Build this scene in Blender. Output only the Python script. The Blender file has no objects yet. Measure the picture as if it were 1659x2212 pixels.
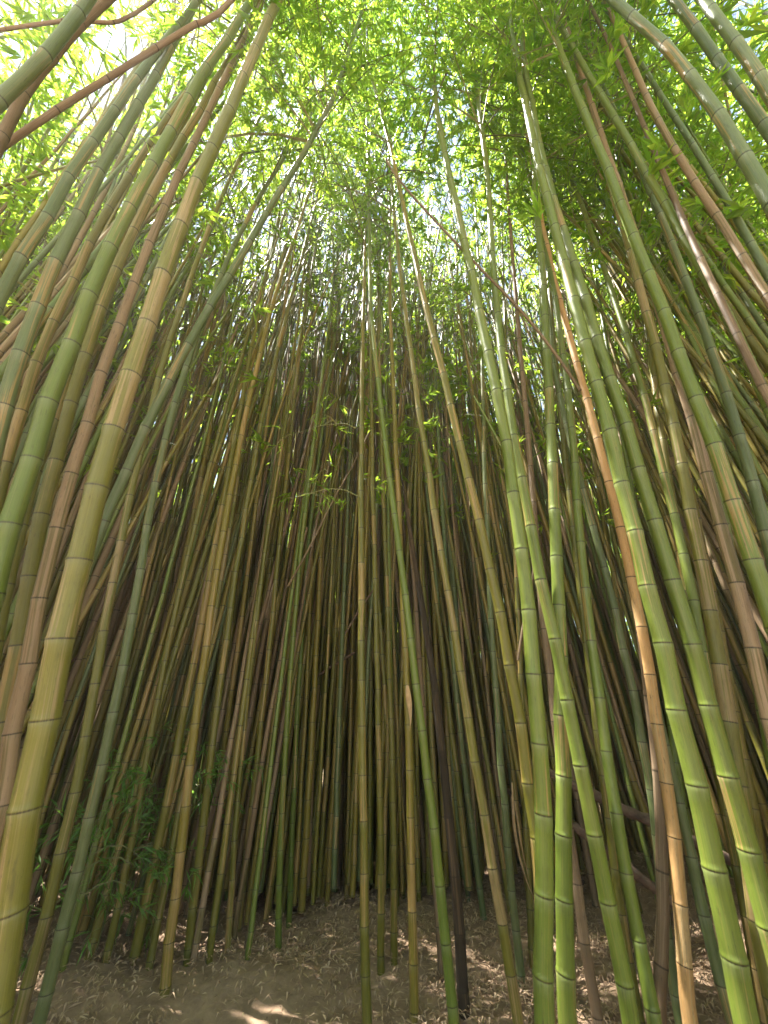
import bpy, math, random
import numpy as np
from mathutils import Vector

C = bpy.context.scene
COL = C.collection
R = math.radians

# ------------------------------------------------------------------ camera
PITCH, CAMZ, F = R(30.0), 1.4, 833.0          # F: focal length in pixels of a 1659x2212 picture
cd = bpy.data.cameras.new('camera'); cam = bpy.data.objects.new('camera', cd); COL.objects.link(cam)
cam.location = (0, 0, CAMZ); cam.rotation_euler = (R(90) + PITCH, 0, 0)
cd.sensor_fit = 'VERTICAL'; cd.angle = 2 * math.atan(1106.0 / F)
cd.clip_start = 0.02; cd.clip_end = 500
C.camera = cam
cd.dof.use_dof = True; cd.dof.focus_distance = 4.5; cd.dof.aperture_fstop = 1.8

# ------------------------------------------------------------------ sky, sun, exposure
SUN_EL, SUN_AZ = 71.0, -82.0                   # azimuth from +Y towards +X
w = bpy.data.worlds.new('World'); C.world = w; w.use_nodes = True
nt = w.node_tree; bg = nt.nodes['Background']
sky = nt.nodes.new('ShaderNodeTexSky'); sky.sky_type = 'NISHITA'; sky.sun_disc = False
sky.sun_elevation = R(SUN_EL); sky.sun_rotation = R(SUN_AZ)
sky.air_density = 1.0; sky.dust_density = 0.3; sky.ozone_density = 1.0
nt.links.new(sky.outputs[0], bg.inputs[0]); bg.inputs[1].default_value = 0.055
sd = bpy.data.lights.new('sun', 'SUN'); sd.energy = 5.0; sd.angle = R(0.5); sd.color = (1.0, 0.96, 0.90)
sun = bpy.data.objects.new('sun', sd); COL.objects.link(sun)
sdir = Vector((math.sin(R(SUN_AZ)) * math.cos(R(SUN_EL)), math.cos(R(SUN_AZ)) * math.cos(R(SUN_EL)), math.sin(R(SUN_EL))))
sun.rotation_euler = sdir.to_track_quat('Z', 'Y').to_euler(); sun.location = sdir * 40
vs = C.view_settings; vs.view_transform = 'Standard'; vs.look = 'None'; vs.gamma = 1.0
vs.exposure = 3.05
cy = C.cycles; cy.max_bounces = 12; cy.diffuse_bounces = 9; cy.glossy_bounces = 2; cy.transmission_bounces = 6
cy.sample_clamp_indirect = 6.0; cy.use_denoising = True
try: cy.denoiser = 'OPENIMAGEDENOISE'
except Exception: pass

rs = np.random.RandomState(7)
rnd = random.Random(11)

# ------------------------------------------------------------------ materials
def new_mat(name):
    m = bpy.data.materials.new(name); m.use_nodes = True
    n = m.node_tree.nodes; b = n['Principled BSDF']
    return m, n, m.node_tree.links, b

def math_n(n, l, op, a, b=None, c=None):
    q = n.new('ShaderNodeMath'); q.operation = op
    for i, v in enumerate((a, b, c)):
        if v is None: continue
        if isinstance(v, (int, float)): q.inputs[i].default_value = v
        else: l.new(v, q.inputs[i])
    return q.outputs[0]

def mix_c(n, l, fac, a, b, blend='MIX'):
    q = n.new('ShaderNodeMix'); q.data_type = 'RGBA'; q.blend_type = blend; q.clamp_factor = True
    for s, v in ((q.inputs[0], fac), (q.inputs[6], a), (q.inputs[7], b)):
        if isinstance(v, (int, float)): s.default_value = v
        elif isinstance(v, tuple): s.default_value = (*v, 1)
        else: l.new(v, s)
    return q.outputs[2]

def ramp(n, l, x, lo, hi):
    q = n.new('ShaderNodeMapRange'); q.inputs[1].default_value = lo; q.inputs[2].default_value = hi
    l.new(x, q.inputs[0]); return q.outputs[0]

def culm_mat(name, c1, c2, tan, tan_amt, bloom=0.5, rough=0.36, stain=0.5, node_dark=(0.03, 0.022, 0.012)):
    """bamboo skin: colour drifts from culm to culm and internode to internode, tan streaks, dark node lines, pale bloom under nodes"""
    m, n, l, b = new_mat(name)
    oi = n.new('ShaderNodeObjectInfo')
    at = n.new('ShaderNodeAttribute'); at.attribute_name = 'culm_co'
    av = n.new('ShaderNodeAttribute'); av.attribute_name = 'node_v'
    v = av.outputs['Fac']; rn = oi.outputs['Random']
    ident = math_n(n, l, 'ADD', math_n(n, l, 'FLOOR', v), math_n(n, l, 'MULTIPLY', rn, 917.0))
    wn = n.new('ShaderNodeTexWhiteNoise'); wn.noise_dimensions = '1D'; l.new(ident, wn.inputs['W'])
    fr = math_n(n, l, 'FRACT', v)
    mp = n.new('ShaderNodeVectorMath'); mp.operation = 'ADD'
    cmb = n.new('ShaderNodeCombineXYZ'); l.new(math_n(n, l, 'MULTIPLY', rn, 61.0), cmb.inputs[2])
    l.new(at.outputs['Vector'], mp.inputs[0]); l.new(cmb.outputs[0], mp.inputs[1])
    def noise(scale, vec, detail=3.0, rough=0.55):
        s = n.new('ShaderNodeVectorMath'); s.operation = 'MULTIPLY'; s.inputs[1].default_value = vec
        l.new(mp.outputs[0], s.inputs[0])
        q = n.new('ShaderNodeTexNoise'); q.inputs['Scale'].default_value = scale
        q.inputs['Detail'].default_value = detail; q.inputs['Roughness'].default_value = rough
        l.new(s.outputs[0], q.inputs['Vector']); return q.outputs[0]
    streak = noise(1.0, (3.2, 3.2, 1.3), 4.0)
    fine = noise(1.0, (14, 14, 5.0), 3.0)
    big = noise(1.0, (0.7, 0.7, 0.8), 3.0)
    blot = noise(1.0, (5, 5, 22), 4.0, 0.65)
    base = mix_c(n, l, math_n(n, l, 'MULTIPLY_ADD', wn.outputs[0], 0.45, math_n(n, l, 'MULTIPLY', rn, 0.55)), c1, c2)
    base = mix_c(n, l, ramp(n, l, big, 0.35, 0.7), base, mix_c(n, l, 0.5, base, c2))
    # tan streaks: where streak noise plus internode luck passes a threshold
    t = math_n(n, l, 'ADD', math_n(n, l, 'MULTIPLY', streak, 0.75), math_n(n, l, 'MULTIPLY', wn.outputs[0], 0.25))
    t = math_n(n, l, 'ADD', t, math_n(n, l, 'MULTIPLY', math_n(n, l, 'SUBTRACT', big, 0.5), 0.5))
    tf = ramp(n, l, t, 0.74 - tan_amt * 0.42, 0.79 - tan_amt * 0.42)
    base = mix_c(n, l, math_n(n, l, 'MULTIPLY', tf, 0.85), base, mix_c(n, l, fine, tan, tuple(x * 0.55 for x in tan)))
    base = mix_c(n, l, math_n(n, l, 'MULTIPLY', ramp(n, l, fine, 0.35, 0.72), 0.45), base, mix_c(n, l, 0.6, base, (0.02, 0.025, 0.01)))
    scr = noise(1.0, (22, 22, 1.6), 3.0, 0.7)
    base = mix_c(n, l, math_n(n, l, 'MULTIPLY', ramp(n, l, scr, 0.56, 0.68), 0.6), base, mix_c(n, l, 0.5, base, tan))
    base = mix_c(n, l, math_n(n, l, 'MULTIPLY', ramp(n, l, noise(1.0, (2.0, 2.0, 9.0), 5.0, 0.7), 0.56, 0.70), 0.55), base, mix_c(n, l, 0.72, base, (0.045, 0.035, 0.014)))
    # dark blotches
    base = mix_c(n, l, math_n(n, l, 'MULTIPLY', ramp(n, l, blot, 0.6, 0.72), stain), base, (0.035, 0.028, 0.018))
    # waxy pale bloom under each node, fading down
    bl = math_n(n, l, 'MULTIPLY', math_n(n, l, 'MULTIPLY', ramp(n, l, fr, 0.78, 0.97), bloom), math_n(n, l, 'MULTIPLY_ADD', streak, 3.0, -0.7))
    base = mix_c(n, l, math_n(n, l, 'MULTIPLY', bl, 0.55), base, (0.36, 0.38, 0.27))
    dk = math_n(n, l, 'MAXIMUM', ramp(n, l, fr, 0.985, 0.993), ramp(n, l, math_n(n, l, 'SUBTRACT', 1.0, fr), 0.983, 0.993))
    base = mix_c(n, l, math_n(n, l, 'MULTIPLY', dk, math_n(n, l, 'MULTIPLY_ADD', fine, 1.5, 0.05)), base, node_dark)
    l.new(base, b.inputs['Base Color'])
    l.new(math_n(n, l, 'MULTIPLY_ADD', fine, 0.25, rough - 0.1), b.inputs['Roughness'])
    b.inputs['Specular IOR Level'].default_value = 0.45
    bp = n.new('ShaderNodeBump'); bp.inputs['Strength'].default_value = 0.25; bp.inputs['Distance'].default_value = 0.002
    l.new(noise(1.0, (30, 30, 6), 2.0), bp.inputs['Height']); l.new(bp.outputs[0], b.inputs['Normal'])
    return m

TAN = (0.46, 0.30, 0.11)
MAT = {
 'olive':  culm_mat('olive_bamboo', (0.10, 0.108, 0.013), (0.18, 0.16, 0.022), TAN, 0.36, bloom=0.2),
 'green':  culm_mat('green_bamboo', (0.085, 0.145, 0.017), (0.15, 0.19, 0.028), TAN, 0.20, bloom=0.25),
 'yellow': culm_mat('yellow_bamboo', (0.17, 0.15, 0.018), (0.25, 0.19, 0.03), TAN, 0.45, bloom=0.2),
 'grey':   culm_mat('greygreen_bamboo', (0.085, 0.13, 0.045), (0.14, 0.17, 0.065), TAN, 0.26, bloom=0.4),
 'pied':   culm_mat('pied_bamboo', (0.145, 0.145, 0.02), (0.20, 0.18, 0.03), (0.42, 0.30, 0.14), 0.52, bloom=0.2),
 'tan':    culm_mat('dry_tan_bamboo', (0.46, 0.25, 0.085), (0.56, 0.33, 0.13), (0.60, 0.42, 0.20), 0.5, bloom=0.1, rough=0.6, stain=0.8),
 'brown':  culm_mat('dry_brown_bamboo', (0.12, 0.078, 0.042), (0.23, 0.15, 0.085), (0.33, 0.23, 0.14), 0.5, bloom=0.1, rough=0.62, stain=0.8),
 'pink':   culm_mat('pinkish_bamboo', (0.23, 0.15, 0.08), (0.35, 0.235, 0.14), (0.19, 0.15, 0.045), 0.5, bloom=0.15, rough=0.5, stain=0.7),
 'black':  culm_mat('rotten_bamboo', (0.022, 0.014, 0.008), (0.06, 0.038, 0.02), (0.15, 0.09, 0.045), 0.3, bloom=0.0, rough=0.85, stain=0.6),
}

def leaf_mat(name, c1, c2, t1, t2, trans=0.5, rough=0.45):
    m, n, l, b = new_mat(name)
    at = n.new('ShaderNodeAttribute'); at.attribute_name = 'rnd'
    oi = n.new('ShaderNodeObjectInfo')
    f = math_n(n, l, 'MULTIPLY_ADD', oi.outputs['Random'], 0.3, math_n(n, l, 'MULTIPLY', at.outputs['Fac'], 0.7))
    l.new(mix_c(n, l, f, c1, c2), b.inputs['Base Color']); b.inputs['Roughness'].default_value = rough
    tr = n.new('ShaderNodeBsdfTranslucent'); l.new(mix_c(n, l, f, t1, t2), tr.inputs[0])
    mx = n.new('ShaderNodeMixShader'); mx.inputs[0].default_value = trans
    l.new(b.outputs[0], mx.inputs[1]); l.new(tr.outputs[0], mx.inputs[2])
    l.new(mx.outputs[0], n['Material Output'].inputs[0])
    return m
LEAF = leaf_mat('bamboo_leaf', (0.06, 0.12, 0.014), (0.11, 0.17, 0.018), (0.24, 0.48, 0.035), (0.56, 0.67, 0.06), 0.66)
LEAF_DK = leaf_mat('young_leaf', (0.08, 0.17, 0.035), (0.13, 0.24, 0.05), (0.22, 0.46, 0.06), (0.33, 0.56, 0.08), 0.45)
DRY = leaf_mat('dry_leaf', (0.30, 0.185, 0.10), (0.68, 0.50, 0.33), (0.2, 0.13, 0.07), (0.35, 0.25, 0.15), 0.15, 0.7)
def simple(name, c1, c2, scale, rough=0.8, bump=0.4, vec=None):
    m, n, l, b = new_mat(name)
    tc = n.new('ShaderNodeTexCoord'); mp = n.new('ShaderNodeMapping'); l.new(tc.outputs['Object'], mp.inputs[0])
    if vec: mp.inputs['Scale'].default_value = vec
    q = n.new('ShaderNodeTexNoise'); q.inputs['Scale'].default_value = scale; q.inputs['Detail'].default_value = 8
    q.inputs['Roughness'].default_value = 0.65; l.new(mp.outputs[0], q.inputs['Vector'])
    l.new(mix_c(n, l, ramp(n, l, q.outputs[0], 0.3, 0.7), c1, c2), b.inputs['Base Color'])
    b.inputs['Roughness'].default_value = rough
    bp = n.new('ShaderNodeBump'); bp.inputs['Strength'].default_value = bump; bp.inputs['Distance'].default_value = 0.02
    l.new(q.outputs[0], bp.inputs['Height']); l.new(bp.outputs[0], b.inputs['Normal'])
    return m
TWIG = simple('twig_bark', (0.10, 0.12, 0.035), (0.19, 0.18, 0.06), 8, 0.6, 0.1)
SOIL = simple('soil', (0.20, 0.13, 0.08), (0.44, 0.30, 0.19), 9, 0.95, 0.8)
STONE = simple('stone', (0.07, 0.055, 0.038), (0.20, 0.155, 0.11), 22, 0.9, 0.6)
BARK = simple('dead_branch', (0.05, 0.032, 0.02), (0.26, 0.17, 0.12), 10, 0.85, 0.6, (1, 1, 1))
SHEATH = simple('dry_sheath', (0.30, 0.20, 0.10), (0.50, 0.38, 0.22), 25, 0.7, 0.3)

# ------------------------------------------------------------------ helpers
def tag(o, label=None, cat=None, group=None, kind=None):
    if label: o['label'] = label
    if cat: o['category'] = cat
    if group: o['group'] = group
    if kind: o['kind'] = kind
    return o

def np_mesh(name, verts, faces4, mats, matidx=None, smooth=True, attrs=None):
    me = bpy.data.meshes.new(name)
    nv, nf = len(verts), len(faces4)
    me.vertices.add(nv); me.vertices.foreach_set('co', np.asarray(verts, dtype=np.float32).ravel())
    me.loops.add(nf * 4); me.loops.foreach_set('vertex_index', np.asarray(faces4, dtype=np.int32).ravel())
    me.polygons.add(nf)
    me.polygons.foreach_set('loop_start', np.arange(0, nf * 4, 4, dtype=np.int32))
    me.polygons.foreach_set('loop_total', np.full(nf, 4, dtype=np.int32))
    for m in mats: me.materials.append(m)
    if matidx is not None: me.polygons.foreach_set('material_index', np.asarray(matidx, dtype=np.int32))
    me.polygons.foreach_set('use_smooth', np.full(nf, smooth, dtype=bool))
    me.update(calc_edges=True)
    for k, (typ, dat) in (attrs or {}).items():
        a = me.attributes.new(k, typ, 'POINT')
        a.data.foreach_set('vector' if typ == 'FLOAT_VECTOR' else 'value', np.asarray(dat, dtype=np.float32).ravel())
    me.validate()
    return me

def link(name, data, parent=None, loc=None):
    o = bpy.data.objects.new(name, data); COL.objects.link(o)
    if parent: o.parent = parent
    if loc is not None: o.location = loc
    return o

def spline(P, n):
    """Catmull-Rom through points P, n samples spaced evenly in arc length"""
    P = np.asarray(P, float)
    Q = np.vstack([2 * P[0] - P[1], P, 2 * P[-1] - P[-2]])
    out = []
    for i in range(1, len(Q) - 2):
        t = np.linspace(0, 1, 12, endpoint=False)[:, None]
        a, b, c, d = Q[i - 1], Q[i], Q[i + 1], Q[i + 2]
        out.append(0.5 * (2 * b + (c - a) * t + (2 * a - 5 * b + 4 * c - d) * t ** 2 + (3 * b - a - 3 * c + d) * t ** 3))
    out.append(Q[-2][None]); D = np.vstack(out)
    s = np.r_[0, np.cumsum(np.linalg.norm(np.diff(D, axis=0), axis=1))]
    u = np.linspace(0, s[-1], n)
    return np.stack([np.interp(u, s, D[:, k]) for k in range(3)], 1), s[-1]

class Curve:
    def __init__(s, P):
        P = np.asarray(P, float)
        s.p, s.L = spline(P, 160); s.u = np.linspace(0, s.L, 160)
    def at(s, u):
        return np.stack([np.interp(u, s.u, s.p[:, k]) for k in range(3)], -1)

RINGS = ((0.0, 1.03), (0.013, 1.085), (0.035, 1.02), (0.10, 1.0), (0.5, 0.985), (0.92, 1.0), (0.985, 1.07))
def stem_data(cv, R0, seg=10, seed=0, knob=1.0, taper=0.55, full=True, top=None):
    """tube with swollen nodes along curve; returns verts, faces, culm_co, node_v"""
    r = np.random.RandomState(seed)
    us, nv = [], []; u = -0.12 * r.rand(); k = 0
    rings = RINGS if full else ((0.0, 1.05), (0.04, 1.0), (0.95, 1.0))
    end = top or cv.L
    while u < end:
        fr = u / cv.L
        step = (0.20 + 0.22 * math.sin(min(1, fr * 2.2) * 1.57)) * (1 - 0.35 * max(0, fr - 0.6) / 0.4) * (0.9 + 0.2 * r.rand())
        for f, m in rings:
            if 0 <= u + f * step <= end: us.append((u + f * step, 1 + (m - 1) * knob)); nv.append(k + f)
        u += step; k += 1
    uu = np.array([a for a, _ in us]); mul = np.array([b for _, b in us]); nv = np.array(nv)
    c = cv.at(uu)
    # small zigzag from node to node
    zz = (r.rand(k + 2, 2) - 0.5) * 0.35 * R0
    c[:, 0] += np.interp(nv, np.arange(k + 2), zz[:, 0]); c[:, 1] += np.interp(nv, np.arange(k + 2), zz[:, 1])
    T = np.gradient(c, axis=0) if len(c) > 2 else np.tile([[0, 0, 1.]], (len(c), 1)); T = cv.at(np.minimum(uu + .05, cv.L)) - cv.at(np.maximum(uu - .05, 0)); T /= np.linalg.norm(T, axis=1)[:, None]
    A = np.cross(T, [[0, 1.0, 0]]); A /= np.linalg.norm(A, axis=1)[:, None]; B = np.cross(T, A)
    fr = uu / cv.L
    rad = R0 * (1 - taper * fr ** 1.15) * mul * np.clip((1.02 - fr) / 0.25, 0.08, 1) ** 0.8 if top is None else R0 * (1 - taper * fr) * mul
    th = np.linspace(0, 2 * math.pi, seg, endpoint=False)
    V = c[:, None] + rad[:, None, None] * (np.cos(th)[None, :, None] * A[:, None] + np.sin(th)[None, :, None] * B[:, None])
    n = len(uu)
    i = np.arange(n - 1)[:, None]; j = np.arange(seg)[None]; j2 = (j + 1) % seg
    Fc = np.stack([i * seg + j, i * seg + j2, (i + 1) * seg + j2, (i + 1) * seg + j], -1).reshape(-1, 4)
    cc = np.stack([np.tile(np.cos(th), n), np.tile(np.sin(th), n), np.repeat(uu, seg)], 1)
    return V.reshape(-1, 3), Fc, cc, np.repeat(nv, seg)

def stem_mesh(cv, R0, mat, **k):
    V, Fc, cc, nv = stem_data(cv, R0, **k)
    return np_mesh('stem', V, Fc, [mat], attrs={'culm_co': ('FLOAT_VECTOR', cc), 'node_v': ('FLOAT', nv)})

def leaves(base, dirs, L, W, r, droop=0.25):
    """one folded, pointed leaf per base point"""
    n = len(base)
    d = dirs + r.normal(0, 0.28, (n, 3)); d /= np.linalg.norm(d, axis=1)[:, None]
    up = np.array([0, 0, 1.0]) + r.normal(0, 0.45, (n, 3))
    s = np.cross(d, up); s /= np.linalg.norm(s, axis=1)[:, None] + 1e-9
    nn = np.cross(s, d)
    ln = (L * (0.6 + 0.7 * r.rand(n)))[:, None]; wd = (W * (0.7 + 0.5 * r.rand(n)))[:, None]
    p0 = base; p1 = base + d * ln * 0.38 + s * wd * 0.5 + nn * wd * 0.12; p3 = base + d * ln * 0.38 - s * wd * 0.5 + nn * wd * 0.12
    p2 = base + d * ln - nn * ln * droop * r.rand(n)[:, None]
    V = np.stack([p0, p1, p2, p3], 1).reshape(-1, 3)
    rv = np.repeat(r.rand(n), 4)
    return V, rv

def crown(cv, lo, hi, nbr, per, r, blen=1.0, L=0.14, W=0.021, bare=0):
    """branches and leaf sprays; returns branch verts/faces and leaf verts/rnd"""
    BV, BF, bases, dirs = [], [], [], []
    nb = 0
    us = np.sort(lo + (hi - lo) * r.rand(nbr) ** 0.85)
    us = np.r_[lo * (0.35 + 0.6 * r.rand(bare)), us]
    for q, u in enumerate(us):
        p = cv.at(u); fr = max(0.0, (u - lo) / (hi - lo + 1e-6))
        az = r.rand() * 2 * math.pi
        ln = blen * (0.55 + 0.75 * r.rand()) * (1.0 - 0.55 * fr) * (0.45 if q < bare else 1.0)
        out = np.array([math.cos(az), math.sin(az), 0])
        el = 0.9 - 0.3 * r.rand()
        t = np.linspace(0, 1, 5)[:, None]
        pts = p + out * ln * t * math.cos(el * 0.7) + np.array([0, 0, 1]) * ln * (t * math.sin(el) - 0.85 * t ** 2)
        rad = 0.006 * (1 - 0.8 * t[:, 0]) * (0.6 + ln)
        sd_ = np.array([-out[1], out[0], 0]); u2 = np.array([0, 0, 1.0])
        for a in range(5):
            for th in (0, 2.094, 4.189): BV.append(pts[a] + rad[a] * (math.cos(th) * sd_ + math.sin(th) * u2))
        for a in range(4):
            for b in range(3):
                BF.append((nb + a * 3 + b, nb + a * 3 + (b + 1) % 3, nb + (a + 1) * 3 + (b + 1) % 3, nb + (a + 1) * 3 + b))
        nb += 15
        if q < bare: continue
        # side twigs carry leaf fans
        k = max(2, int(per * ln / blen / 6))
        tt = 0.25 + 0.75 * r.rand(k)
        c = np.stack([np.interp(tt, t[:, 0], pts[:, z]) for z in range(3)], 1)
        c += r.normal(0, 1, (k, 3)) * np.array([0.16, 0.16, 0.09]) * blen
        fan = out[None] * 0.8 + r.normal(0, 0.75, (k, 3)) * np.array([1, 1, 0.35]) + np.array([0, 0, -0.25])
        fan /= np.linalg.norm(fan, axis=1)[:, None]
        m = 6
        bases.append(np.repeat(c, m, 0) + np.repeat(fan, m, 0) * (r.rand(k * m, 1) * 0.10))
        dirs.append(np.repeat(fan, m, 0) + r.normal(0, 0.35, (k * m, 3)))
    bases = np.concatenate(bases); dirs = np.concatenate(dirs)
    LV, rv = leaves(bases, dirs, L, W, r)
    return np.array(BV), np.array(BF, dtype=np.int32), LV, rv

def quads(nv): return np.arange(nv, dtype=np.int32).reshape(-1, 4)

def crown_meshes(cv, lo, hi, nbr, per, seed, leafmat=None, **k):
    r = np.random.RandomState(seed)
    BV, BF, LV, rv = crown(cv, lo, hi, nbr, per, r, **k)
    nb = len(BV)
    return np_mesh('crown', np.concatenate([BV, LV]), np.concatenate([BF, quads(len(LV)) + nb]), [TWIG, leafmat or LEAF],
                   np.r_[np.zeros(len(BF), int), np.ones(len(LV) // 4, int)], smooth=False, attrs={'rnd': ('FLOAT', np.r_[np.zeros(nb), rv])})

def tube_mesh(name, P, radii, mat, seg=8, lump=0.0, seed=0):
    r = np.random.RandomState(seed)
    c, L = spline(P, 40); rad = np.interp(np.linspace(0, 1, 40), np.linspace(0, 1, len(radii)), radii)
    T = np.gradient(c, axis=0); T /= np.linalg.norm(T, axis=1)[:, None]
    A = np.cross(T, [[0.1, 0.3, 1.0]]); A /= np.linalg.norm(A, axis=1)[:, None]; B = np.cross(T, A)
    th = np.linspace(0, 2 * math.pi, seg, endpoint=False)
    rr = rad[:, None] * (1 + lump * (r.rand(40, seg) - 0.5))
    V = c[:, None] + rr[:, :, None] * (np.cos(th)[None, :, None] * A[:, None] + np.sin(th)[None, :, None] * B[:, None])
    i = np.arange(39)[:, None]; j = np.arange(seg)[None]; j2 = (j + 1) % seg
    Fc = np.stack([i * seg + j, i * seg + j2, (i + 1) * seg + j2, (i + 1) * seg + j], -1).reshape(-1, 4)
    V = V.reshape(-1, 3)
    # pinch ends shut
    V[:seg] = c[0] + (V[:seg] - c[0]) * 0.05; V[-seg:] = c[-1] + (V[-seg:] - c[-1]) * 0.05
    return np_mesh(name, V, Fc, [mat])

# ------------------------------------------------------------------ ground
def gz(x, y):
    x = np.asarray(x, float); y = np.asarray(y, float)
    d = np.hypot(x, y)
    z = 0.05 * np.sin(x * 1.7 + 0.6) * np.cos(y * 1.3) + 0.025 * np.sin(x * 5.1 + y * 3.3) + 0.02 * np.cos(y * 6.3 - x * 2.1)
    z += 0.55 * np.exp(-(((x - 3.3) / 1.3) ** 2 + ((y - 4.9) / 1.2) ** 2))        # bank on the right
    z += 0.18 * np.exp(-(((x + 2.4) / 1.2) ** 2 + ((y - 4.2) / 1.4) ** 2))
    z += 0.06 * np.clip(d - 22, 0, 60)
    return z
g1 = np.concatenate([-np.geomspace(55, 9, 20), np.linspace(-8.8, 8.8, 177), np.geomspace(9, 55, 20)])
g2 = np.concatenate([-np.geomspace(40, 3, 16), np.linspace(-2.8, 12, 149), np.geomspace(12.2, 55, 18)])
X, Y = np.meshgrid(g1, g2)
Z = gz(X, Y) + 0.012 * rs.normal(0, 1, X.shape) * (np.hypot(X, Y) < 12)
nx, ny = len(g1), len(g2)
i = np.arange(ny - 1)[:, None]; j = np.arange(nx - 1)[None]
gf = np.stack([i * nx + j, i * nx + j + 1, (i + 1) * nx + j + 1, (i + 1) * nx + j], -1).reshape(-1, 4)
tag(link('ground', np_mesh('ground', np.stack([X, Y, Z], -1).reshape(-1, 3), gf, [SOIL])), 'brown forest soil under the bamboo', None, None, 'structure')

# leaf litter
def litter(n, seed):
    r = np.random.RandomState(seed)
    y = 1.0 + 9.5 * r.rand(n) ** 1.1; x = (r.rand(n) - 0.5) * (2.2 * y + 2.5)
    thin = np.exp(-(((x + 0.9) / 1.1) ** 2 + ((y - 3.2) / 0.9) ** 2)) > r.rand(n) * 1.1     # bare trodden patch
    x, y = x[~thin], y[~thin]; n = len(x)
    base = np.stack([x, y, gz(x, y) + 0.012 + 0.02 * r.rand(n)], 1)
    az = r.rand(n) * 6.283; d = np.stack([np.cos(az), np.sin(az), 0.12 * r.normal(0, 1, n)], 1)
    up = np.array([0, 0, 1.0]) + r.normal(0, 0.35, (n, 3))
    s = np.cross(d, up); s /= np.linalg.norm(s, axis=1)[:, None]
    ln = (0.025 + 0.07 * r.rand(n) ** 1.7)[:, None]; wd = (0.005 + 0.008 * r.rand(n))[:, None]
    lift = np.zeros((n, 3)); lift[:, 2] = np.abs(r.normal(0, 0.014, n))
    V = np.stack([base, base + d * ln * .45 + s * wd * .5 + lift, base + d * ln, base + d * ln * .45 - s * wd * .5 + lift], 1).reshape(-1, 3)
    return V, np.repeat(r.rand(n), 4)
V, rv = litter(190000, 3)
tag(link('leaf_litter', np_mesh('leaf_litter', V, quads(len(V)), [DRY], smooth=False, attrs={'rnd': ('FLOAT', rv)})),
    'dry fallen bamboo leaves covering the brown ground', 'leaf litter', None, 'stuff')

# ------------------------------------------------------------------ photograph pixel -> place in the grove
cp, sp = math.cos(PITCH), math.sin(PITCH)
def ray(px, py):
    cx, cyy = (px - 829.5) / F, (1106 - py) / F
    return np.array([cx, cp - cyy * sp, sp + cyy * cp])          # scaled so that depth along the axis is 1
def place(pts, D, wpx, k, zmax=15.5):
    """the culm stands in an upright sheet that tips k metres towards the camera per metre of height;
    its distance comes from its real thickness D and its width wpx at the lowest traced point"""
    r0 = ray(*pts[0]); t0 = F * D / wpx
    c0 = np.array([0, 0, CAMZ]) + r0 * t0
    out = [c0]
    for p in pts[1:]:
        d = ray(*p); den = d[1] + k * d[2]
        if den < 0.04: break
        t = (c0[1] + k * c0[2] - k * CAMZ) / den
        q = np.array([0, 0, CAMZ]) + d * t
        if q[2] > zmax: break
        out.append(q)
    return out

def extend(P, H, lean_keep=0.7):
    """carry the culm down into the ground and up to its full height"""
    P = [np.array(p) for p in P]
    z0 = P[0][2]; dn = P[0] - P[1]; dn = dn / max(1e-6, -dn[2]) if dn[2] < -1e-6 else np.array([0, 0, -1.0])
    gzv = float(gz(P[0][0], P[0][1]))
    if z0 > gzv - 0.06:
        h = z0 - (gzv - 0.08)
        q = P[0] + dn * h * np.array([0.6, 0.6, 1]); q[2] = float(gz(q[0], q[1])) - 0.08
        m = max(1, int(round(h / 0.9))); a = P[0].copy()
        for t in range(m): 
            f = (t + 1) / m; e = a + (q - a) * f; e[:2] = a[:2] + (q[:2] - a[:2]) * (1.6 * f - 0.6 * f * f); P.insert(0, e)
        P[0][2] = float(gz(P[0][0], P[0][1])) - 0.08
    up = P[-1] - P[-2]; up = up / max(0.05, up[2])
    up[:2] = np.clip(up[:2], -0.35, 0.35)
    while P[-1][2] < H:
        st = min(2.0, max(0.4, H - P[-1][2])); up = up * np.array([1.04, 1.04, 1]); P.append(P[-1] + up * st)
        if H - P[-1][2] < 0.3: break
    return P

def tup(*a): return list(a)

GROUPS = {'olive': 'living bamboo culms', 'green': 'living bamboo culms', 'yellow': 'living bamboo culms', 'grey': 'living bamboo culms',
          'pied': 'living bamboo culms', 'tan': 'dead bamboo culms', 'brown': 'dead bamboo culms', 'pink': 'dead bamboo culms', 'black': 'dead bamboo culms'}
n_made = 0
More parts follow.
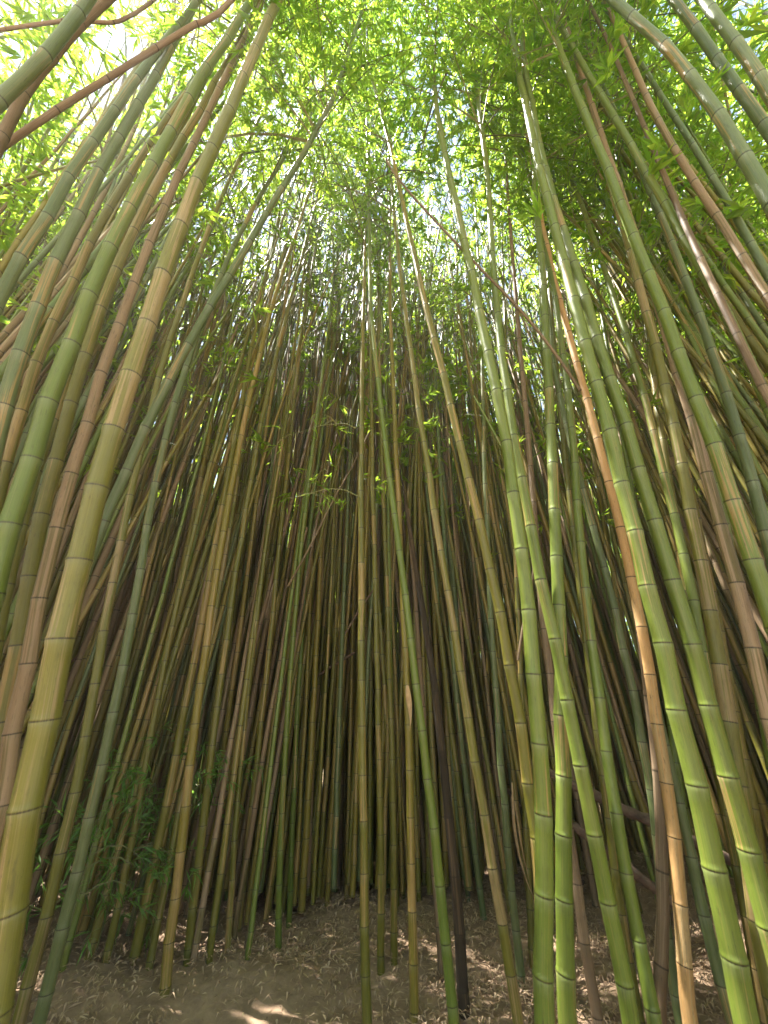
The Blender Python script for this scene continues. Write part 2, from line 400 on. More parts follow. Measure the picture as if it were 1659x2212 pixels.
# places where the photograph shows sun reaching a culm: the leaf roof has a gap above each
FLECKS = {'white sun flecks down': (1500, 1560, 1640, 2080, 2140), 'yellow sunlit patch': (1870, 1910, 1960), 'long pale sunlit': (1400, 1480, 1540, 1800, 1860), 'white sun patch high': (380, 430, 470),
          'bright sunlit tan patch': (1530, 1590, 1640), 'thickest olive': (700, 1180, 1700), 'bright green shiny': (560, 900, 1100), 'pinkish brown dead culm running': (780, 820, 1400),
          'straight olive culm': (640, 820, 1300), 'orange-tan culm with': (1480, 1650), 'big olive culm bowed': (300, 560, 900), 'light green culm leaning': (830, 1180), 'buff blotched': (1180, 950),
          'yellow-olive culm with dry': (1500, 1900), 'dark green culm leaning': (520,), 'black rotten': (1500,), 'stout green culm just': (800, 1250)}
TARGETS = []
def traced(kind, Dcm, wpx, k, pts, label, H=None, leafy=True, stop=False, seg=14, down=True):
    """pts: pixels of the 1659x2212 picture from the foot upwards"""
    global n_made
    n_made += 1; sdn = 100 + n_made
    D = Dcm / 100.0
    P = place(pts, D, wpx, k)
    if len(P) < 2: print('BAD', label); return
    if len(P) > 5:
        A = np.array(P); t = np.r_[0, np.cumsum(np.linalg.norm(np.diff(A, axis=0), axis=1))]; t /= t[-1]
        deg = 5 if 'bowed' in label or 'crossing behind it' in label else 3
        A = np.stack([np.polyval(np.polyfit(t, A[:, c], deg), t) for c in range(3)], 1); P = [a for a in A]
    for key, pys in FLECKS.items():
        if key in label:
            A = np.array(P) - [0, 0, CAMZ]; dep = A[:, 1] * cp + A[:, 2] * sp; vy = 1106 - F * (A[:, 2] * cp - A[:, 1] * sp) / dep
            for py in pys: TARGETS.append([np.interp(-py, -vy, np.array(P)[:, c]) for c in range(3)])
    if stop: PP = extend(P, -1) if down else P
    else: PP = extend(P, H or (12.5 + 2.0 * rnd.random()))
    if len(PP) < 3: PP.insert(1, (PP[0] + PP[1]) / 2)
    cv = Curve(PP); base = PP[0].copy()
    cv.p = cv.p - base
    print('%-8s D%.0f base (%.2f %.2f %.2f) tracedtop (%.1f %.1f %.1f) foot z %.2f | %s' % (kind, Dcm, *base, *P[-1], P[0][2], label[:40]))
    dead = kind in ('tan', 'brown', 'pink', 'black')
    root = link('dead_bamboo_culm' if dead else 'bamboo_culm', None, None, base)
    tag(root, label, 'dead bamboo' if dead else 'bamboo', GROUPS[kind])
    link('stem', stem_mesh(cv, D / 2, MAT[kind], seg=seg, seed=sdn, taper=0.15 if stop else 0.5, top=cv.L if stop else None), root)
    if leafy and not dead and not stop:
        lo = cv.L * 0.52
        link('crown', crown_meshes(cv, lo, cv.L * 0.99, 42, 84, sdn, blen=1.25), root)
    return root

#@@TRACED
T = traced
# ---- middle
c1 = T('olive', 5.6, 22, .06, [(785,2200),(790,2040),(790,1876),(790,1676),(780,1526),(780,1396),(782,1196),(780,996),(781,796),(786,650),(790,500),(800,300),(808,180)],
  'straight olive culm standing alone in the middle, right of the clearing')
T('green', 5.6, 24, .07, [(974,2200),(954,1976),(944,1776),(924,1626),(909,1526),(899,1546-60),(889,1420),(874,1321),(862,1206),(844,1071),(829,936),(815,796),(802,640),(796,450)],
  'light green culm leaning left as it rises, in front of the black rotten culm')
T('yellow', 5.6, 21, .05, [(889,2200),(893,1826),(888,1676),(883,1526),(873,1400),(866,1250),(860,1100),(852,900),(846,700),(842,520)],
  'yellowish culm with a tan band, just left of the light green leaning culm')
T('black', 7.0, 26, .05, [(1002,2176),(990,1976),(975,1826),(960,1676),(949,1590),(934,1446),(919,1346),(906,1270)],
  'black rotten culm behind the light green leaning culm', H=3.9)
T('brown', 4.4, 15, .05, [(962,2205),(945,1960),(926,1720),(915,1560),(905,1400),(893,1240),(880,1090)],
  'thin dark brown dead culm squeezed between light green culm and black rotten culm', stop=True)
T('olive', 5.2, 17, .05, [(853,2205),(850,1826),(846,1626),(844,1526),(836,1300),(828,1100),(823,900),(818,700)],
  'dull olive culm, right one of the thin pair left of the yellowish culm')
T('olive', 5.2, 17, .06, [(824,2150),(822,1900),(820,1726),(818,1526),(812,1300),(806,1100),(803,900),(800,720)],
  'dull olive culm, left one of the thin pair left of the yellowish culm')
T('pied', 6.0, 25, .08, [(1119,2212),(1094,2076),(1064,1826),(1030,1650),(1014,1590),(999,1496),(984,1371),(954,1221),(934,1046),(905,900),(893,796),(880,700),(862,560),(846,400)],
  'olive culm with a bright sunlit tan patch, leaning left past the black culm')
T('grey', 5.6, 18, .06, [(1118,2090),(1109,1900),(1092,1700),(1072,1526),(1062,1426),(1054,1250),(1049,1000),(1044,796),(1034,600),(1026,430)],
  'slim grey green culm behind and right of the culm with the sunlit tan patch')
T('olive', 5.0, 15, .05, [(1145,1990),(1138,1800),(1128,1526),(1118,1300),(1108,1100)],
  'thin olive culm hidden behind the two stout ones right of centre')
T('grey', 5.4, 14, .04, [(1045,2000),(1022,1800),(1000,1620),(985,1500),(975,1380),(962,1200),(950,1000),(940,800),(932,640)],
  'thin grey green culm rising behind the black rotten culm')
# ---- the kinked culm and its neighbours
T('olive', 6.6, 31, .10, [(1180,2120),(1165,1900),(1150,1750),(1125,1580),(1099,1426),(1069,1261),(1027,1096),(994,941),(950,790),(925,690),(893,545),(872,430),(842,310),(817,230),(796,130),(775,40)],
  'big olive culm bowed to the left, its grey top reaching the bright sky gap')
T('green', 7.6, 44, .12, [(1182,2212),(1178,1900),(1165,1700),(1150,1526),(1147,1446),(1139,1296),(1120,1176),(1112,1010),(1095,910),(1064,800),(1050,730),(1028,640),(1004,550),(989,465),(964,350),(944,240),(935,150)],
  'stout green culm just left of the sun-flecked one, their feet touching')
T('green', 7.8, 40, .11, [(1225,2212),(1224,2026),(1222,1826),(1210,1676),(1211,1526),(1214,1471),(1209,1346),(1199,1221),(1194,1096),(1194,941),(1187,796),(1180,720),(1172,575),(1159,450),(1149,300),(1137,150),(1130,20)],
  'stout upright green culm with white sun flecks down its left edge')
T('green', 6.8, 37, .11, [(1360,2212),(1344,2126),(1322,1976),(1302,1851),(1274,1741),(1252,1626),(1228,1540),(1200,1430),(1177,1296),(1159,1196),(1134,1036),(1104,890),(1087,796),(1079,725),(1069,625),(1062,500),(1049,350),(1029,175)],
  'smooth green culm starting right of the sun-flecked culm and crossing behind it')
T('olive', 5.8, 21, .08, [(1332,1980),(1322,1800),(1317,1700),(1299,1600),(1284,1560),(1269,1421),(1254,1271),(1229,1121),(1217,946),(1203,810),(1190,640),(1178,480)],
  'olive culm with its foot behind the smooth green culm, right of the sun-flecked culm')
T('tan', 6.2, 30, .10, [(1484,2190),(1484,2076),(1474,1951),(1455,1826),(1437,1691),(1424,1590),(1399,1400),(1384,1336),(1349,1196),(1322,1091),(1294,946),(1269,851),(1244,790),(1219,675),(1199,610),(1174,500),(1160,420)],
  'long dead orange-tan culm with mottled bark leaning left across the green ones')
T('brown', 6.0, 28, .10, [(1424,2205),(1432,1976),(1430,1826),(1422,1700),(1412,1560),(1392,1420),(1374,1290)],
  'broken brown dead culm against the lower left side of the orange-tan culm', stop=True)
T('grey', 5.8, 22, .08, [(1440,2010),(1420,1830),(1402,1700),(1384,1576),(1359,1446),(1334,1336),(1309,1246),(1289,1166),(1254,1036),(1224,931),(1205,820),(1185,690)],
  'bluish green culm rising between the sun-flecked culm and the orange-tan culm')
T('green', 8.2, 50, .13, [(1594,2212),(1579,2076),(1559,1976),(1544,1876),(1524,1751),(1494,1626),(1474,1546),(1444,1421),(1414,1321),(1384,1206),(1359,1096),(1334,1021),(1309,906),(1274,796),(1259,740),(1234,640),(1210,540),(1185,420),(1155,300),(1118,150)],
  'thick bright green culm with a yellow sunlit patch low down, right of the orange-tan culm')
T('green', 8.0, 44, .13, [(1650,1976),(1610,1826),(1580,1700),(1549,1591),(1519,1466),(1484,1361),(1464,1261),(1444,1206),(1419,1116),(1379,1016),(1344,906),(1299,796),(1289,750),(1269,680),(1244,590),(1224,520),(1199,430),(1166,300),(1134,150)],
  'thick green culm with a long pale sunlit streak, next right of the yellow-patched culm')
T('green', 7.6, 38, .13, [(1690,1420),(1649,1271),(1629,1211),(1609,1156),(1579,1076),(1549,996),(1527,911),(1499,846),(1474,796),(1459,750),(1434,660),(1404,590),(1364,510),(1339,440),(1314,370),(1279,275),(1244,200),(1205,100)],
  'fresh light green culm with a white sun patch high on its side')
T('pied', 7.6, 38, .12, [(1648,2050),(1612,1800),(1579,1591),(1549,1446),(1544,1346),(1514,1221),(1499,1121),(1479,1021),(1454,896),(1437,831),(1419,796),(1405,740),(1389,670),(1379,600),(1354,500),(1320,400),(1285,290),(1252,180),(1215,60)],
  'green culm with buff blotched bands between two thick green culms at the right')
T('green', 6.2, 24, .09, [(1560,1700),(1530,1480),(1510,1346),(1484,1221),(1464,1121),(1449,1046),(1424,941),(1384,851),(1359,796),(1345,740),(1319,600),(1279,515),(1264,450),(1234,370),(1199,300),(1179,225),(1155,160)],
  'medium green culm crossing behind the buff blotched one')
T('pink', 6.4, 32, .12, [(1665,1560),(1629,1421),(1609,1321),(1584,1246),(1569,1166),(1554,1096),(1534,1006),(1494,916),(1474,836),(1459,796),(1439,730),(1419,660),(1389,550),(1360,460),(1314,340)],
  'pinkish brown dead culm with a speckled skin between thick green culms at the right')
T('brown', 4.4, 18, .12, [(1690,930),(1640,800),(1600,720),(1530,620),(1499,550),(1469,450),(1444,400),(1424,340),(1389,260),(1354,185),(1314,100),(1285,30)],
  'thin reddish dark dead culm curving across the upper right')
T('grey', 6.4, 26, .11, [(1690,1240),(1659,1160),(1619,1056),(1599,956),(1579,871),(1529,775),(1504,675),(1464,550),(1449,475),(1419,425),(1379,360),(1349,320),(1324,240),(1290,150)],
  'dark grey green culm right of the one with the white sun patch')
T('grey', 7.0, 34, .13, [(1700,490),(1659,415),(1609,335),(1569,270),(1529,210),(1479,150),(1429,90),(1354,25)],
  'broad grey green culm running diagonally out of the top right corner')
T('pink', 5.6, 21, .12, [(1690,700),(1659,650),(1589,530),(1554,475),(1494,390),(1429,270),(1390,190)],
  'pinkish grey culm, lower one of the slanting pair at the upper right')
T('grey', 5.6, 19, .12, [(1700,670),(1659,600),(1609,505),(1564,425),(1529,365),(1484,295),(1440,225)],
  'pale grey culm, upper one of the slanting pair at the upper right')
T('grey', 7.0, 28, .14, [(1700,340),(1640,250),(1560,140),(1474,25)],
  'pale silvery culm in the very top right corner, left one')
T('grey', 7.0, 30, .14, [(1710,270),(1660,200),(1600,110),(1540,30)],
  'pale silvery culm in the very top right corner, right one')
T('green', 6.4, 26, .12, [(1700,980),(1659,860),(1620,790),(1580,700),(1540,620),(1505,560),(1460,480),(1400,380)],
  'green culm coming in at the right edge above the dark grey green one')
T('yellow', 5.8, 22, .10, [(1670,2000),(1650,1876),(1629,1750),(1609,1626),(1579,1526),(1565,1430),(1545,1300),(1520,1180),(1490,1050),(1465,940)],
  'yellowish culm low at the right edge behind the thick green one')
T('green', 6.0, 24, .10, [(1690,1700),(1659,1620),(1640,1520),(1615,1400),(1598,1290),(1575,1180),(1560,1090),(1530,980),(1505,880),(1470,760),(1440,660)],
  'dark green culm at right edge behind the pinkish brown one')
T('olive', 6.4, 27, .09, [(1655,2200),(1630,2090),(1610,1960),(1590,1850),(1570,1740),(1545,1620),(1520,1500),(1500,1380),(1480,1260)],
  'shaded olive culm between the thick green culms low at the right')
T('green', 5.2, 18, .07, [(1548,2085),(1525,1980),(1500,1880),(1480,1760),(1460,1640),(1440,1500),(1420,1380),(1396,1240)],
  'thin green culm leaning from behind the orange-tan culm towards the right foot')
T('grey', 4.0, 10, .05, [(1058,2110),(1035,2060),(1018,1990),(1005,1890),(990,1780),(978,1660),(970,1540),(955,1380)],
  'thin pale green shoot curving round the black rotten culm near the ground')
# ---- more in the right middle
T('brown', 5.0, 15, .07, [(1165,1240),(1150,1100),(1148,1000),(1140,900),(1128,800),(1115,700),(1108,560),(1098,420),(1090,300)],
  'thin red-brown dead culm between the grey culms right of centre')
T('green', 5.8, 18, .08, [(1250,1100),(1235,950),(1220,800),(1200,660),(1175,520),(1150,400),(1120,300),(1085,200),(1060,120)],
  'green culm fanning left high above the orange-tan culm')
T('grey', 5.4, 16, .08, [(1345,1150),(1325,1020),(1300,900),(1275,780),(1250,660),(1225,560),(1205,470),(1190,330)],
  'grey green culm seen high between the two thick green culms')
# ---- left
T('pied', 9.2, 70, .16, [(0,2190),(20,2000),(35,1850),(60,1700),(95,1526),(130,1330),(170,1180),(215,1061),(250,930),(278,820),(318,720),(345,645),(375,540),(415,415),(450,330),(470,285),(520,180),(560,90),(600,0)],
  'thickest olive culm with big tan patches, sweeping up from the lower left corner')
T('pink', 6.2, 36, .15, [(0,1770),(20,1650),(45,1540),(70,1361),(95,1246),(120,1106),(150,1021),(190,921),(220,796),(240,750),(280,665),(310,575),(330,525),(355,460),(395,360),(440,250),(500,130),(560,20)],
  'pinkish brown dead culm running along the left side of the thickest culm')
T('green', 8.4, 46, .16, [(-25,1340),(0,1230),(15,1156),(30,1090),(55,1010),(95,916),(130,830),(155,760),(210,615),(260,480),(320,375),(370,275),(430,180),(500,70)],
  'bright green shiny culm near the left edge with glossy skin')
T('grey', 7.6, 36, .16, [(-30,1010),(0,925),(40,796),(80,645),(130,540),(180,450),(225,370),(270,280),(330,170),(400,50)],
  'greyish green culm next left of the bright green shiny culm')
T('olive', 7.2, 40, .14, [(-25,1760),(0,1650),(15,1540),(45,1360),(75,1180),(110,1020),(150,880),(190,750),(230,640),(268,540),(330,420),(400,290)],
  'olive culm seen between the bright green shiny culm and the pinkish brown one')
T('grey', 6.8, 32, .13, [(60,1750),(90,1620),(120,1430),(150,1290),(170,1210),(205,1120),(240,1050),(280,996),(325,925),(400,796),(415,750),(490,620),(535,540),(595,435),(645,350),(695,235),(720,185),(765,110)],
  'dark green culm leaning strongly right out of the back of the thickest culm')
T('grey', 6.6, 28, .16, [(-40,720),(0,640),(75,520),(165,350),(230,270),(290,180),(350,100),(420,10)],
  'long grey green culm crossing the upper left, thicker of the two above the olive one')
T('grey', 7.0, 32, .18, [(-50,270),(0,210),(50,165),(110,100),(165,30)],
  'greyish culm across the top left corner')
T('brown', 6.4, 26, .2, [(-45,400),(0,310),(60,190),(124,110),(175,56),(220,12)],
  'thick brown dead culm slanting across the top left corner below the greyish one')
T('brown', 4.4, 16, .2, [(-40,345),(0,318),(84,262),(210,182),(322,112),(420,52),(490,12)],
  'thin brown dead stem slanting low and long over the upper left')
T('brown', 3.4, 10, .2, [(-60,76),(0,66),(150,44),(300,24)],
  'thin brown twig-like dead stem nearly level in the top left corner', leafy=False)
T('olive', 6.4, 30, .14, [(-30,1500),(0,1330),(30,1190),(70,1040),(110,930),(150,800),(200,680),(235,590),(290,470),(350,350),(420,220),(470,120)],
  'olive culm behind the bright green shiny culm at left')
T('pied', 5.8, 20, .12, [(205,1480),(230,1340),(255,1200),(290,1040),(310,930),(350,800),(385,690),(415,600),(455,480),(500,380),(560,260),(620,150)],
  'tan streaked culm just right of the thickest culm at mid height')
T('grey', 5.8, 18, .12, [(300,1250),(325,1100),(350,980),(380,870),(410,770),(455,640),(500,540),(560,430),(625,320)],
  'greyish culm right of the leaning dark green culm, almost parallel to its lower part')
T('olive', 6.0, 26, .15, [(-20,1130),(20,980),(60,840),(105,720),(150,620),(200,520),(250,430),(300,350),(370,240),(440,150)],
  'olive culm between the greyish green and the bright green shiny culms at upper left')
T('yellow', 6.4, 23, .08, [(350,2141),(370,2026),(390,1876),(400,1726),(420,1576),(445,1400),(470,1230),(505,1020),(545,830),(590,660),(640,500)],
  'yellow-olive culm with dry sheath at its foot, left of the clearing')
T('olive', 6.2, 20, .08, [(398,2126),(415,2000),(435,1826),(450,1676),(465,1560),(490,1370),(515,1200),(550,990),(590,800),(630,640)],
  'olive culm directly right of the yellow-olive culm with the dry sheath')
T('yellow', 4.6, 12, .06, [(218,2145),(222,1976),(235,1800),(252,1600),(280,1400),(320,1150),(370,930)],
  'thin yellowish culm rising through the leafy sprigs at lower left')
T('olive', 4.6, 14, .06, [(492,2076),(500,1900),(515,1700),(535,1500),(560,1300),(585,1100),(620,900)],
  'thin olive culm at the left edge of the clearing')
T('green', 5.2, 15, .07, [(600,2065),(605,1900),(612,1700),(622,1500),(640,1300),(660,1100),(685,900),(705,740)],
  'slim green culm, left one of two close together behind the clearing')
T('green', 5.0, 13, .07, [(622,2060),(628,1900),(636,1700),(645,1500),(655,1300),(675,1100),(700,900)],
  'slim green culm, right one of two close together behind the clearing')
T('pink', 4.6, 13, .06, [(505,2020),(545,1780),(575,1600),(600,1450),(630,1290),(665,1120)],
  'thin pinkish dead culm leaning right behind the left edge of the clearing', stop=True)
T('olive', 5.0, 15, .07, [(290,1790),(322,1600),(360,1420),(400,1230),(440,1050),(490,880),(530,740)],
  'slim olive culm behind the leafy sprigs, left of the yellow-olive one')
# ---- leaning and fallen dead stems
T('brown', 2.2, 7, .10, [(1262,860),(1219,796),(1179,725),(1099,650),(984,525),(869,395),(830,340)],
  'thin dark brown dead stem leaning steeply across the culms right of centre', stop=True, down=False, seg=8)
T('green', 2.2, 7, .05, [(1132,1060),(1108,1010),(1075,950),(1040,885),(1020,850)],
  'thin bare light green twig slanting up left in front of the grey culms', stop=True, down=False, seg=8)
T('brown', 1.8, 6, .05, [(1118,1430),(1135,1320),(1155,1215),(1140,1130),(1132,1060)],
  'short brown broken twig hanging below the light green twig', stop=True, down=False, seg=8)
T('brown', 3.2, 8, .05, [(415,1411),(435,1296),(460,1186),(482,1100),(500,1020)],
  'curved reddish brown dead stem caught among thin culms at left middle', stop=True, down=False, seg=8)
T('brown', 2.4, 5, .05, [(620,1270),(670,1180),(720,1080),(765,1000),(800,930)],
  'thin brown dead stem slanting right behind the middle olive culm', stop=True, down=False, seg=8)
#@@END

# dead branches lying between culms: depth given straight
def stick(name, pts, depths, rad, mat, label, cat='branch', group='dead sticks among the culms'):
    P = [np.array([0, 0, CAMZ]) + ray(*p) * d for p, d in zip(pts, depths)]
    base = P[0].copy(); P = [p - base for p in P]
    o = link(name, tube_mesh(name, P, rad, mat, 8, 0.35, int(pts[0][0])), None, base)
    return tag(o, label, cat, group)
stick('fallen_branch', [(1130,1640),(1325,1738),(1420,1780),(1620,1880)], (2.9, 2.75, 2.65, 2.5), (.026, .034, .036, .03), BARK, 'brown fallen branch resting level between green culms on the right')
stick('fallen_branch', [(1235,1780),(1375,1890),(1490,1975)], (2.95, 2.85, 2.75), (.03, .036, .03), BARK, 'dark fallen branch lying low over the bank, below the longer brown branch')
stick('fallen_branch', [(1240,1890),(1262,1915),(1275,1950)], (3.8, 3.7, 3.6), (.03, .04, .02), BARK, 'short black branch stub behind the foot of the sun-flecked culm')
stick('dead_stick', [(1040,1628),(1090,1700),(1135,1752)], (4.2, 4.1, 4.0), (.018, .02, .016), BARK, 'thin dark stick sloping down right, behind the sunlit tan patch culm')
stick('dead_stick', [(655,1480),(700,1450),(768,1408)], (4.6, 4.6, 4.6), (.012, .016, .014), BARK, 'dark stick sloping up to the middle olive culm from the left')
stick('dead_stick', [(488,1588),(515,1575),(545,1560)], (4.6, 4.6, 4.6), (.014, .016, .012), BARK, 'short dark stick wedged among thin culms left of middle')
stick('dead_stick', [(745,1370),(775,1320),(810,1270)], (4.6, 4.7, 4.8), (.012, .014, .012), BARK, 'dark stick crossing just behind the middle olive culm')
stick('dead_stick', [(120,1450),(150,1432),(178,1410)], (3.4, 3.4, 3.4), (.01, .012, .01), BARK, 'small dark stick beside the thickest culm on the left')
stick('dead_stick', [(1345,1960),(1362,2010),(1372,2050)], (2.7, 2.65, 2.6), (.03, .04, .03), BARK, 'thick dark root-like stick on the leaf bank at the right')

# dry sheaths
def sheath(pts, depth, wid, label):
    P, _ = spline([np.array([0, 0, CAMZ]) + ray(*p) * depth for p in pts], 16); base = P[0].copy(); P = P - base
    V, Fq = [], []
    for a, p in enumerate(P):
        f = a / 15; ww = wid * math.sin(math.pi * (0.12 + 0.86 * f)) ; tw = 1.8 * f
        for b in range(4):
            th = -1.1 + 2.2 * b / 3 + tw
            V.append(p + np.array([math.sin(th) * ww, 0.5 * math.cos(th) * ww, 0.1 * ww * math.cos(3 * th)]))
    for a in range(15):
        for b in range(3): Fq.append((a * 4 + b, a * 4 + b + 1, a * 4 + b + 5, a * 4 + b + 4))
    me = np_mesh('dry_sheath', V, Fq, [SHEATH]); o = link('dry_sheath', me, None, base)
    md = o.modifiers.new('thickness', 'SOLIDIFY'); md.thickness = 0.0015
    return tag(o, label, 'dry sheath', 'dry bamboo sheaths')
sheath([(1106,1690),(1112,1800),(1135,1900),(1172,1975)], 2.6, 0.013, 'long curled tan sheath hanging in front of thin culms right of centre')
sheath([(1112,1730),(1128,1840),(1150,1930)], 2.7, 0.009, 'narrow straw sheath hanging beside the long curled one')
sheath([(327,2095),(318,2125),(300,2165)], 2.45, 0.022, 'pale dry sheath peeling at the foot of the yellow-olive culm')
sheath([(232,1980),(225,2010),(215,2040)], 2.8, 0.014, 'small buff sheath near the ground among the leafy sprigs')
sheath([(880,1480),(882,1520),(885,1580)], 2.12, 0.02, 'tan sheath clinging to the yellowish culm near the middle')
sheath([(55,1760),(50,1830),(44,1900)], 1.6, 0.02, 'grey buff sheath hanging beside the lower left corner culm')

# stone and bank debris
def stone(px, py, d, sx, sz, label, seed):
    r = np.random.RandomState(seed)
    p = np.array([0, 0, CAMZ]) + ray(px, py) * d
    nu, nv_ = 18, 12; V = []
    ph = r.rand(6) * 6
    for a in range(nv_ + 1):
        t = math.pi * a / nv_
        for b in range(nu):
            f = 2 * math.pi * b / nu
            q = 1 + 0.13 * math.sin(2 * f + ph[0]) * math.sin(t) + 0.1 * math.sin(3 * f + ph[1] + 2 * t) * math.sin(t) + 0.06 * math.sin(5 * t + ph[2])
            V.append((sx * q * math.sin(t) * math.cos(f), sx * 0.8 * q * math.sin(t) * math.sin(f), sz * q * math.cos(t)))
    Fq = [(a * nu + b, (a + 1) * nu + b, (a + 1) * nu + (b + 1) % nu, a * nu + (b + 1) % nu) for a in range(nv_) for b in range(nu)]
    z = float(gz(p[0], p[1]))
    return tag(link('stone', np_mesh('stone', V, Fq, [STONE]), None, (p[0], p[1], z + sz * 0.35)), label, 'stone')
stone(1388, 2150, 2.42, 0.10, 0.06, 'grey brown stone half buried in leaves between the green culm and the brown one', 4)
stone(690, 1912, 4.9, 0.14, 0.05, 'low dusty stone at the back edge of the clearing', 9)

# leafy sprigs at the lower left
def sprig(px, py, depth, h, lean, seed, label, n=9, mat=None, per=34, leaf=0.11):
    p = np.array([0, 0, CAMZ]) + ray(px, py) * depth
    z = float(gz(p[0], p[1]))
    cv = Curve([(0, 0, 0), (lean * .2, 0, h * .35), (lean * .6, .03, h * .75), (lean, 0.0, h)])
    root = link('bamboo_sprig', None, None, (p[0], p[1], z - 0.02))
    tag(root, label, 'young bamboo', 'leafy young bamboo at lower left')
    V, Fc, cc, nv = stem_data(cv, 0.006, seg=6, seed=seed)
    link('stem', np_mesh('stem', V, Fc, [TWIG]), root)
    link('crown', crown_meshes(cv, cv.L * .3, cv.L * .98, n, per, seed, leafmat=mat or LEAF_DK, blen=0.55, L=leaf, W=0.015), root)
sprig(205, 2060, 2.5, 1.35, 0.15, 31, 'tallest feathery dark green sprig, its tip beside the thickest culm', 16, per=60)
sprig(300, 2040, 2.7, 1.25, 0.3, 32, 'feathery sprig leaning right behind the thin yellowish culm', 14, per=55)
sprig(130, 2080, 2.3, 1.1, -0.05, 33, 'shaded sprig closest to the thickest culm', 12, per=50)
sprig(185, 2095, 2.5, 0.42, 0.05, 34, 'low fresh green sprig on the ground by the thin yellowish culm', 7, leaf=0.13)
sprig(380, 1990, 3.9, 1.5, -0.1, 35, 'dim sprig deep between the yellow-olive and the olive culm', 9, per=40)
sprig(60, 2010, 2.2, 0.55, 0.12, 36, 'small bright sprig beside the lower left corner culm', 4, per=22, leaf=0.15)

# side twigs with leaves growing on the middle culm
def side_twig(root, base_world, seed, n=5, per=30, blen=0.5):
    b = np.array(base_world) - np.array(root.location)
    r = np.random.RandomState(seed)
    cv = Curve([b, b + np.array([-.12, 0, .06]), b + np.array([-.3, .02, .05]), b + np.array([-.5, .02, -.05])])
    V, Fc, cc, nv = stem_data(cv, 0.004, seg=5, seed=seed)
    tw = link('side_twig', np_mesh('side_twig', V, Fc, [TWIG]), root)
    lm = crown_meshes(cv, cv.L * .3, cv.L * .98, n, per, seed, blen=blen, L=0.055, W=0.007)
    link('leaves', lm, tw)
p = np.array([0, 0, CAMZ]) + ray(779, 1075) * 2.25
side_twig(c1, p, 51, 4, 26, 0.34)
p = np.array([0, 0, CAMZ]) + ray(779, 930) * 2.5
side_twig(c1, p, 52, 3, 16, 0.34)

# ------------------------------------------------------------------ the grove: individual culms sharing a few shapes
NV = 12
variants = []
for v in range(NV):
    r = np.random.RandomState(500 + v)
    H = 10.5 + 4.5 * r.rand(); lean = 0.015 + 0.05 * r.rand(); arch = 0.3 + 1.1 * r.rand()
    s2 = 0.5 * (r.rand() - 0.5)
    P = [(lean * H * f + arch * f ** 3 + 0.045 * math.sin(5 * f + v), s2 * f * f * 2 + 0.035 * math.sin(7 * f + 2 * v), H * f * (1 - 0.04 * f ** 4)) for f in np.linspace(0, 1, 9)]
    cv = Curve(P)
    R0 = 0.020 + 0.012 * r.rand()
    cm = crown_meshes(cv, cv.L * (0.46 + 0.12 * r.rand()), cv.L * 0.99, 22, 50, 600 + v, blen=1.3, bare=5)
    r = np.random.RandomState(650 + v)
    cm2 = crown_meshes(cv, cv.L * 0.48, cv.L * 0.99, 30, 62, 650 + v, blen=1.35, bare=4)
    variants.append((cv, R0, cm, cm2))
stem_cache = {}
def stem_of(v, kind):
    if (v, kind) not in stem_cache:
        cv, R0 = variants[v][:2]; stem_cache[(v, kind)] = stem_mesh(cv, R0, MAT[kind], seg=9, seed=700 + v)
    return stem_cache[(v, kind)]

spots = []
def free(x, y, dmin): return all((x - a) ** 2 + (y - b) ** 2 > dmin * dmin for a, b in spots)
def allowed(x, y):
    d = math.hypot(x, y); az = math.degrees(math.atan2(x, y))
    if y < 0.5: return False
    if abs(az) > 62: return False
    if d < 2.7: return False
    if -0.95 < x < 0.9 and y < 4.7: return False
    if -1.75 < x <= -0.95 and y < 3.6: return False
    if x >= 0.9 and d < 4.5 and az < 46: return False
    if x <= -1.2 and d < 3.4 and az > -42: return False
    if -42 < az < -27 and d < 3.9: return False
    return True
tries = 0; NIND = 232
rr_ = random.Random(5)
while len(spots) < NIND and tries < 60000:
    tries += 1
    d = 2.7 + 7.4 * rr_.random() ** 0.72; a = R(-60 + 120 * rr_.random())
    x, y = d * math.sin(a), d * math.cos(a)
    if allowed(x, y) and free(x, y, 0.20): spots.append((x, y))
near = list(spots)
KW = ['olive'] * 7 + ['green'] * 4 + ['yellow'] * 3 + ['grey'] * 3 + ['pied'] * 2 + ['pink'] * 1 + ['brown'] * 2
LABEL = {'olive': 'slim olive green culm', 'green': 'slim green culm', 'yellow': 'slim yellowish culm', 'grey': 'slim greyish green culm',
         'pied': 'slim olive culm with tan streaks', 'pink': 'slim pinkish dead culm', 'brown': 'slim brown dead culm'}
ANCH = [(82, 'the thickest culm'), (417, 'the dry-sheathed yellow culm'), (612, 'the close green pair'),
        (784, 'the middle olive culm'), (915, 'the light green leaner'), (1070, 'the slim grey green culm'), (1209, 'the sun-flecked culm'),
        (1424, 'the long orange-tan culm'), (1549, 'the pale-streaked culm')]
todo = []
